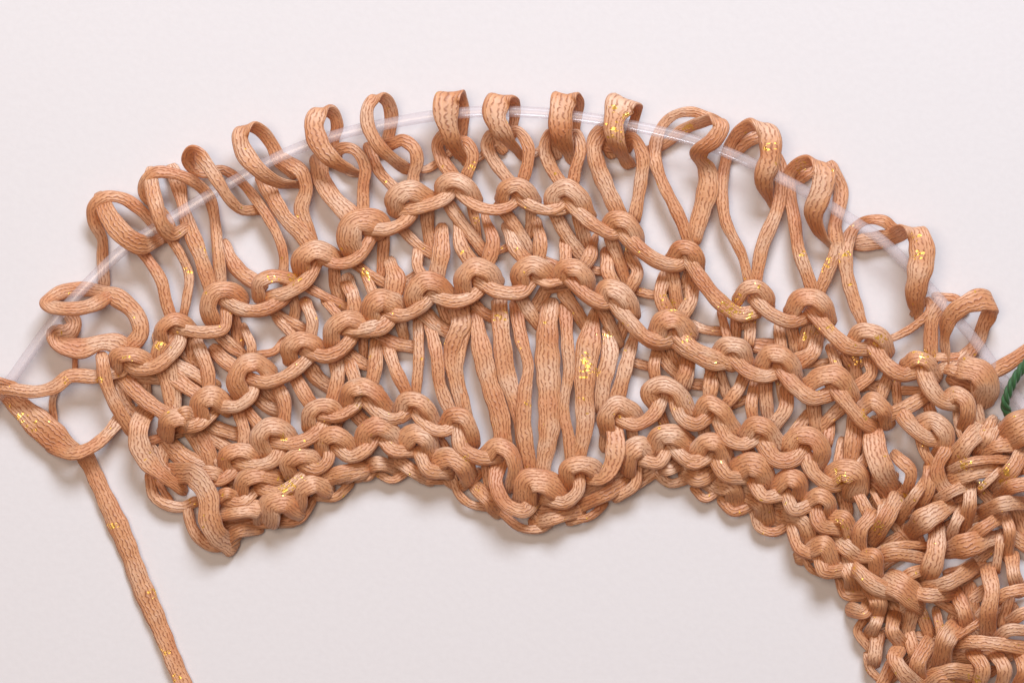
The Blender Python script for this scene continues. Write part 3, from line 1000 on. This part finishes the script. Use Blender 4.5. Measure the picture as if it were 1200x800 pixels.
over 92 .5 | 350,400,12 335,450,26 300,510,12
over 100 .5 | 440,410,12 430,500,30 490,580,12
back 100 .5 | 560,340,16 545,400,24 520,490,16
back 92 .5 | 600,380,16 640,490,14
back 72 .5 | 700,320 820,390
over 100 .5 | 810,280,12 855,390,26 870,470,12
leg 62 .5 | 690,410,16 720,540,18
over 112 .3 | 990,140,20 1012,260,42 990,390,42 990,520,18
over 80 .4 | 1020,320,26 1110,270,40 1230,250,34 1320,240,16
over 100 .5 | 1130,70,16 1140,170,36 1170,250,16
back 92 .5 | 1110,320,20 1080,440,18
over 92 .5 | 1120,440,18 1200,390,36 1300,400,16
over 82 .5 | 1030,550,18 1110,490,38 1230,495,30 1320,510,12
over 92 .5 | 810,560,18 1000,560,38 1220,600,20
over 135 .35 | 800,480,22 740,550,42 710,680,20
leg 50 .5 | 810,530,34 940,440,30
over 82 .5 | 530,510,12 555,620,18
over 100 .5 | 340,530,12 325,660,18
edge 52 .6 | 280,650 300,720 360,780
over 108 .5 | 470,600,18 440,660,38 500,750,40 600,830,20
over 118 .45 | 640,580,20 580,680,36 580,780,16
over 92 .5 | 420,700,12 360,820,18
over 110 .5 | 640,770,18 780,730,38 920,750,18
over 100 .5 | 900,630,20 960,710,36 930,830,20
over 100 .5 | 1030,630,20 1085,720,36 1060,840,20
over 110 .5 | 640,830,20 720,770,36 830,800,22 880,860,16
back 110 .5 | 700,620,18 640,720,16
back 110 .5 | 960,620,18 1090,640,18
deep 120 .5 | 600,540 700,560
deep 130 .5 | 880,480 960,540
deep 130 .5 | 480,500 560,560
deep 130 .5 | 880,250 900,400
deep 130 .5 | 1050,420 1120,360
deep 130 .5 | 420,340 500,430
deep 130 .5 | 740,640 900,640
T 400 480
cap 100 .55 | 120,230 125,130 220,80 310,125 350,190
sm 82 .6 | 235,170 300,240 420,245
cap 110 .5 | 345,190 430,130 520,165 540,270
sm 86 .6 | 455,250 510,350 620,370
cap 108 .5 | 540,300 620,268 720,315 760,400
over 100 .55 | 140,340,12 220,315,28 310,335,12
over 135 .55 | -10,390,12 60,365,26 140,330,12
edge 52 .6 | 230,380 300,412 385,370
edge 45 .6 | 100,405 190,375
over 90 .5 | 320,290,12 400,345,24 510,405,12
edge 52 .6 | 490,415 590,415
back 80 .5 | 585,190 630,270
back 80 .5 | 590,380 660,430
edge 56 .6 | 645,370 680,480 750,550 860,575
back 75 .5 | 710,360 770,420
over 108 .5 | 800,460,12 860,520,26 910,590,12
back 70 .5 | 845,330 865,450
edge 56 .6 | 950,610 1050,692 1170,695 1240,650
back 105 .5 | 1110,580 1200,650
back 90 .5 | 720,430 780,380
T 600 480
over 90 .5 | 140,655,12 260,630,28 390,595,12
edge 50 .6 | 350,655 460,620 530,560
over 92 .5 | 420,560,14 540,500,30 660,430,14
edge 70 .6 | 620,510,18 720,440,24 735,320,20
edge 50 .6 | 740,445 830,385
cap 110 .5 | 665,350 680,250 750,200 830,255
sm 80 .6 | 740,290 860,310 930,200
cap 110 .5 | 815,220 850,145 950,135 1050,200
sm 86 .6 | 935,210 1030,295 1170,285
over 110 .5 | 860,340,12 920,335,26 980,310,12
edge 60 .6 | 845,370 930,432 1030,405
back 80 .5 | 700,110 720,210
back 60 .5 | 540,90 540,200
back 90 .5 | 1120,110 1140,200
back 110 .5 | 760,380 850,330
back 100 .5 | 400,480 500,440
back 110 .5 | 150,570 300,560
back 80 .5 | 590,420 660,350
T 960 500
deep 82 .5 | 298,478 372,460 521,393
deep 80 .5 | 289,608 373,565 542,493
deep 92 .5 | 338,739 415,674 571,590
deep 93 .5 | 328,856 388,798 508,717
deep 83 .5 | 344,967 437,938 623,854
deep 101 .5 | 426,1114 499,1043 643,921
deep 96 .5 | 353,1217 415,1190 539,1074
deep 81 .5 | 440,1329 510,1268 649,1210
deep 103 .5 | 394,1477 478,1413 648,1275
deep 93 .5 | 418,1581 498,1547 657,1427
deep 102 .5 | 667,483 738,459 880,382
deep 89 .5 | 689,613 770,576 933,482
deep 96 .5 | 680,737 760,668 919,594
deep 89 .5 | 771,854 846,830 996,721
deep 102 .5 | 727,983 799,923 943,822
deep 101 .5 | 795,1105 864,1033 1002,938
deep 83 .5 | 789,1243 870,1153 1031,1022
deep 93 .5 | 717,1327 796,1273 953,1215
deep 82 .5 | 822,1470 895,1405 1041,1288
deep 83 .5 | 810,1576 873,1509 1000,1437
'''
# spots where the gilt thread shows: x, y, radius, amount
GILT += [
 (117,446,4,.9),(150,420,5,.8),(187,406,5,.9),(78,445,4,.7),(30,500,14,.45),(48,495,5,.6),(130,615,5,1),(133,632,4,.6),(180,695,6,.8),(190,763,8,.6),(205,796,7,.7),
 (222,318,4,.7),(243,293,6,.8),(316,328,6,1),(328,325,4,.8),(345,325,6,1),(426,319,5,.7),(434,326,5,.7),(398,358,3,.6),(420,475,4,.7),(332,512,4,.9),(337,567,10,.8),(353,558,5,.8),(330,581,3,.8),
 (226,588,4,.8),(240,606,3,.6),(425,320,5,.6),(540,252,3,.7),(560,258,4,.6),(554,195,5,.9),(585,372,6,.9),(576,158,3,.6),(590,366,5,.8),(688,432,10,.7),(686,420,6,.9),(696,436,6,.9),(680,468,4,.6),(710,395,6,.7),
 (722,150,14,.5),(718,127,6,.7),(733,136,5,.8),(727,158,10,.4),(808,152,7,.9),(833,185,6,.8),(780,348,7,.7),(787,362,6,.8),(804,397,5,.9),(858,357,12,.9),(878,371,8,.7),(887,335,4,.7),(836,385,3,.8),
 (903,174,6,.7),(938,195,6,1),(940,300,5,.8),(948,305,3,.6),(963,309,8,.8),(968,304,5,.7),(990,300,6,.8),(995,336,5,.7),(1000,264,3,.5),(1078,299,6,1),(1076,279,4,.7),(1064,300,4,.6),
 (1030,400,8,1),(1002,423,6,.8),(1082,418,10,.8),(1072,414,5,.8),(1015,486,5,.7),(954,388,5,.6),(988,560,9,1),(980,554,5,.7),(990,566,5,.8),(982,612,5,1),(988,617,4,.9),(1030,620,6,.8),(1060,580,6,.7),
 (1085,526,5,.7),(1130,544,8,.7),(1180,552,8,.6),(1175,560,5,.9),(1150,567,5,.8),(1173,563,4,.8),(1088,718,5,1),(1103,730,5,.7),(1142,795,7,.9),(975,693,5,.7),(546,535,4,.7),(560,574,4,.6),
 (770,500,5,.6),(775,497,4,.7),(640,378,4,.6),(618,472,4,.5),(480,555,3,.5),(440,310,3,.5),(975,383,5,.6),(944,395,5,.6),(955,386,4,.7)]

PROFILE = {
    'cap': [29, 38, 40.5, 37, 25], 'sm': [30, 36, 37, 35, 27], 'leg': [18, 25, 20], 'back': [11, 15, 10], 'deep': [7, 8, 7],
    'ring': [9, 12, 9], 'over': [17, 36, 17], 'edge': [12, 15, 12], 'long': [14, 24, 20], 'nl': [20, 20], 'nx': [20, 20], 'nv': [20, 20], 'tail': [9, 9]}
NAMES = {'cap': 'stitch_head', 'sm': 'purl_bump', 'leg': 'stitch_leg', 'back': 'back_strand', 'deep': 'back_strand', 'ring': 'sinker_strand',
         'over': 'crossing_strand', 'edge': 'edge_loop', 'long': 'dropped_stitch_strand', 'nl': 'needle_loop', 'nx': 'needle_loop', 'nv': 'needle_loop', 'tail': 'yarn_tail'}


def build_knitting():
    rng = np.random.default_rng(7)
    root = bpy.data.objects.new('knitted_fabric', None)
    sc.collection.objects.link(root)
    root.empty_display_size = 0.01
    tag(root, 'arched piece of open copper ribbon-yarn knitting with loops hanging on a clear cable', 'knitting')
    x0 = y0 = 0
    for line in STRANDS.strip().splitlines():
        line = line.strip()
        if line.startswith('T '):
            _, a, b = line.split()
            x0, y0 = float(a), float(b)
            continue
        head, pts = line.split('|')
        kind, w, ratio = head.split()
        w, ratio = float(w) / 5, float(ratio)
        rows = []
        raw = [list(map(float, p.split(','))) for p in pts.split()]
        d = np.concatenate([[0], np.cumsum([math.dist(raw[i][:2], raw[i + 1][:2]) for i in range(len(raw) - 1)])])
        pr = PROFILE[kind]
        for p, s in zip(raw, d / d[-1]):
            z = p[2] if len(p) > 2 else float(np.interp(s, np.linspace(0, 1, len(pr)), pr))
            rows.append((x0 + p[0] / 5, y0 + p[1] / 5, z, p[3] / 5 if len(p) > 3 else w))
        R = np.array(rows)
        if kind == 'cap' and len(R) > 3:      # pulled tight round the strands it holds
            mid = R[:, :2].mean(0) * 0.6 + (R[0, :2] + R[-1, :2]) * 0.2
            R[:, :2] = mid + (R[:, :2] - mid) * 0.86
        if kind != 'tail':
            # both ends run on under their neighbours
            far = {'cap': 9, 'sm': 8, 'over': 9, 'deep': 10, 'back': 10, 'ring': 8}.get(kind, 7 if kind[0] != 'n' else 9)
            down = {'cap': 12, 'sm': 13, 'over': 16, 'deep': 0, 'back': 4, 'ring': 3, 'edge': 4}.get(kind, 9 if kind[0] != 'n' else 6)
            ends = []
            for a, b, first in ((R[0], R[1], True), (R[-1], R[-2], False)):
                dv = (a - b)[:2]
                dv = dv / (np.linalg.norm(dv) + 1e-6)
                e = a.copy()
                lead = kind == 'leg' and first      # a leg's upper end turns in behind the strand it hangs from
                e[:2] += dv * (12 if lead else far)
                e[2] = max(5, a[2] - (13 if lead else down))
                e[3] *= 0.92
                ends.append(e)
            R = np.vstack([ends[0], R, ends[1]])
        if kind in ('over', 'leg', 'cap', 'sm') and R[:, 0].mean() > 1000 and R[:, 1].mean() > 540:
            R[1:-1, 2] += 7                   # here the fabric lies doubled
        R[:, 3] *= {'cap': 1.15, 'sm': 0.95, 'tail': 1.04, 'nx': 1.02, 'nl': 0.98, 'back': 0.82, 'deep': 0.78, 'leg': 0.91, 'over': 0.88, 'long': 0.96, 'ring': 0.9}.get(kind, 0.95)
        ratio *= {'over': 0.62, 'long': 0.45, 'leg': 0.72, 'cap': 0.62, 'nl': 0.8, 'nx': 0.85}.get(kind, 0.85)
        axis = None
        if kind == 'nx':                      # these loops lie across the cable, their breadth along it
            xm = R[:, 0].mean()
            sl = np.interp(xm, [240, 300, 380, 450, 560, 640, 720, 820, 900, 980, 1060], [-.6, -.55, -.42, -.25, -.05, .04, .17, .3, .42, .5, .3])
            axis = (1, sl, 0)
        if kind == 'nv':
            axis = (0.35, 1, 0)
        me = tube_mesh(NAMES[kind], R, ratio, rng, axis=axis, dome=0.34 if kind == 'cap' else 0.0)
        link(NAMES[kind], me, M_YARN, root)
    return root


knit = build_knitting()


def build_fibres():
    # stray filaments lifting off the strands: far too many and too fine to tell apart
    rng = np.random.default_rng(11)
    V, F = [], []
    parts = [o for o in knit.children if o.type == 'MESH' and o.name.split('.')[0] != 'back_strand']
    for _ in range(2600):
        o = parts[rng.integers(len(parts))]
        v = o.data.vertices[int(rng.integers(len(o.data.vertices) - 60))]
        p, nrm = np.array(v.co), np.array(v.normal)
        if nrm[2] < -0.2:
            continue
        d = nrm * 0.5 + rng.normal(0, 0.75, 3)
        d /= np.linalg.norm(d)
        ln = rng.uniform(3, 9) * PX
        bend = rng.normal(0, 0.5, 3)
        r = 0.17 * PX
        s1 = np.cross(d, [0.3, 0.5, 0.8])
        s1 /= np.linalg.norm(s1)
        s2 = np.cross(d, s1)
        base = len(V)
        for k in range(4):
            t_ = k / 3
            c = p + d * ln * t_ + bend * ln * t_ * t_ * 0.5
            c[2] = max(c[2], 0.4 * PX)
            rr = r * (1 - 0.5 * t_)
            for a in (0, 2.094, 4.189):
                V.append(tuple(c + rr * (math.cos(a) * s1 + math.sin(a) * s2)))
        for k in range(3):
            for a in range(3):
                b0, b1 = base + k * 3 + a, base + k * 3 + (a + 1) % 3
                F.append((b0, b1, b1 + 3, b0 + 3))
    me = bpy.data.meshes.new('loose_fibres')
    me.from_pydata(V, [], F)
    me.uv_layers.new(name='UVMap')
    o = link('loose_fibres', me, M_YARN, knit)
    o['kind'] = 'stuff'


build_fibres()


def build_cable():
    pts = [(-190, 800, 8), (-120, 660, 8), (-60, 550, 9), (-20, 492, 14), (8, 452, 20), (60, 380, 30), (88, 348, 34), (144, 293, 36), (200, 256, 36), (248, 227, 36), (280, 209, 36), (320, 187, 36),
           (360, 170, 36), (400, 157, 36), (466, 143, 36), (508, 136, 36), (545, 132, 36), (606, 131, 36), (676, 137, 36), (748, 149, 36), (820, 167, 36), (884, 193, 36),
           (952, 229, 36), (1000, 259, 36), (1030, 279, 36), (1064, 311, 36), (1110, 361, 36), (1150, 408, 32), (1176, 446, 24), (1198, 474, 18), (1240, 535, 12), (1290, 620, 10), (1330, 710, 10)]
    me = tube_mesh('needle_cable', [(*p, 13.4) for p in pts], 1.0, np.random.default_rng(3), nseg=24, step=4.0, rough=0, end_taper=False, creases=False)
    o = link('needle_cable', me, M_CABLE)
    tag(o, 'clear nylon circular needle cable threaded through the top row of loops', 'needle cable')


build_cable()


def build_marker():
    root = bpy.data.objects.new('stitch_marker', None)
    sc.collection.objects.link(root)
    root.empty_display_size = 0.01
    tag(root, 'dark green twisted cotton thread at the right edge of the knitting', 'thread')
    path = [(1204, 512, 12, 1), (1188, 494, 22, 1), (1178, 474, 36, 1), (1184, 454, 40, 1), (1195, 435, 40, 1), (1210, 418, 36, 1), (1232, 408, 26, 1), (1256, 420, 14, 1), (1268, 450, 9, 1), (1266, 500, 9, 1)]
    R, u = spline(path, 2.0)
    T, Nn, B = frames(R[:, :3])
    for k in range(3):
        ph = u * 0.20 + k * 2 * np.pi / 3
        P = R[:, :3] + 2.7 * (np.cos(ph)[:, None] * Nn + np.sin(ph)[:, None] * B)
        me = tube_mesh('ply', np.hstack([P, np.full((len(P), 1), 6.2)]), 0.95, np.random.default_rng(20 + k), nseg=12, step=2.0, rough=0.25, creases=False)
        link('ply', me, M_GREEN, root)


build_marker()
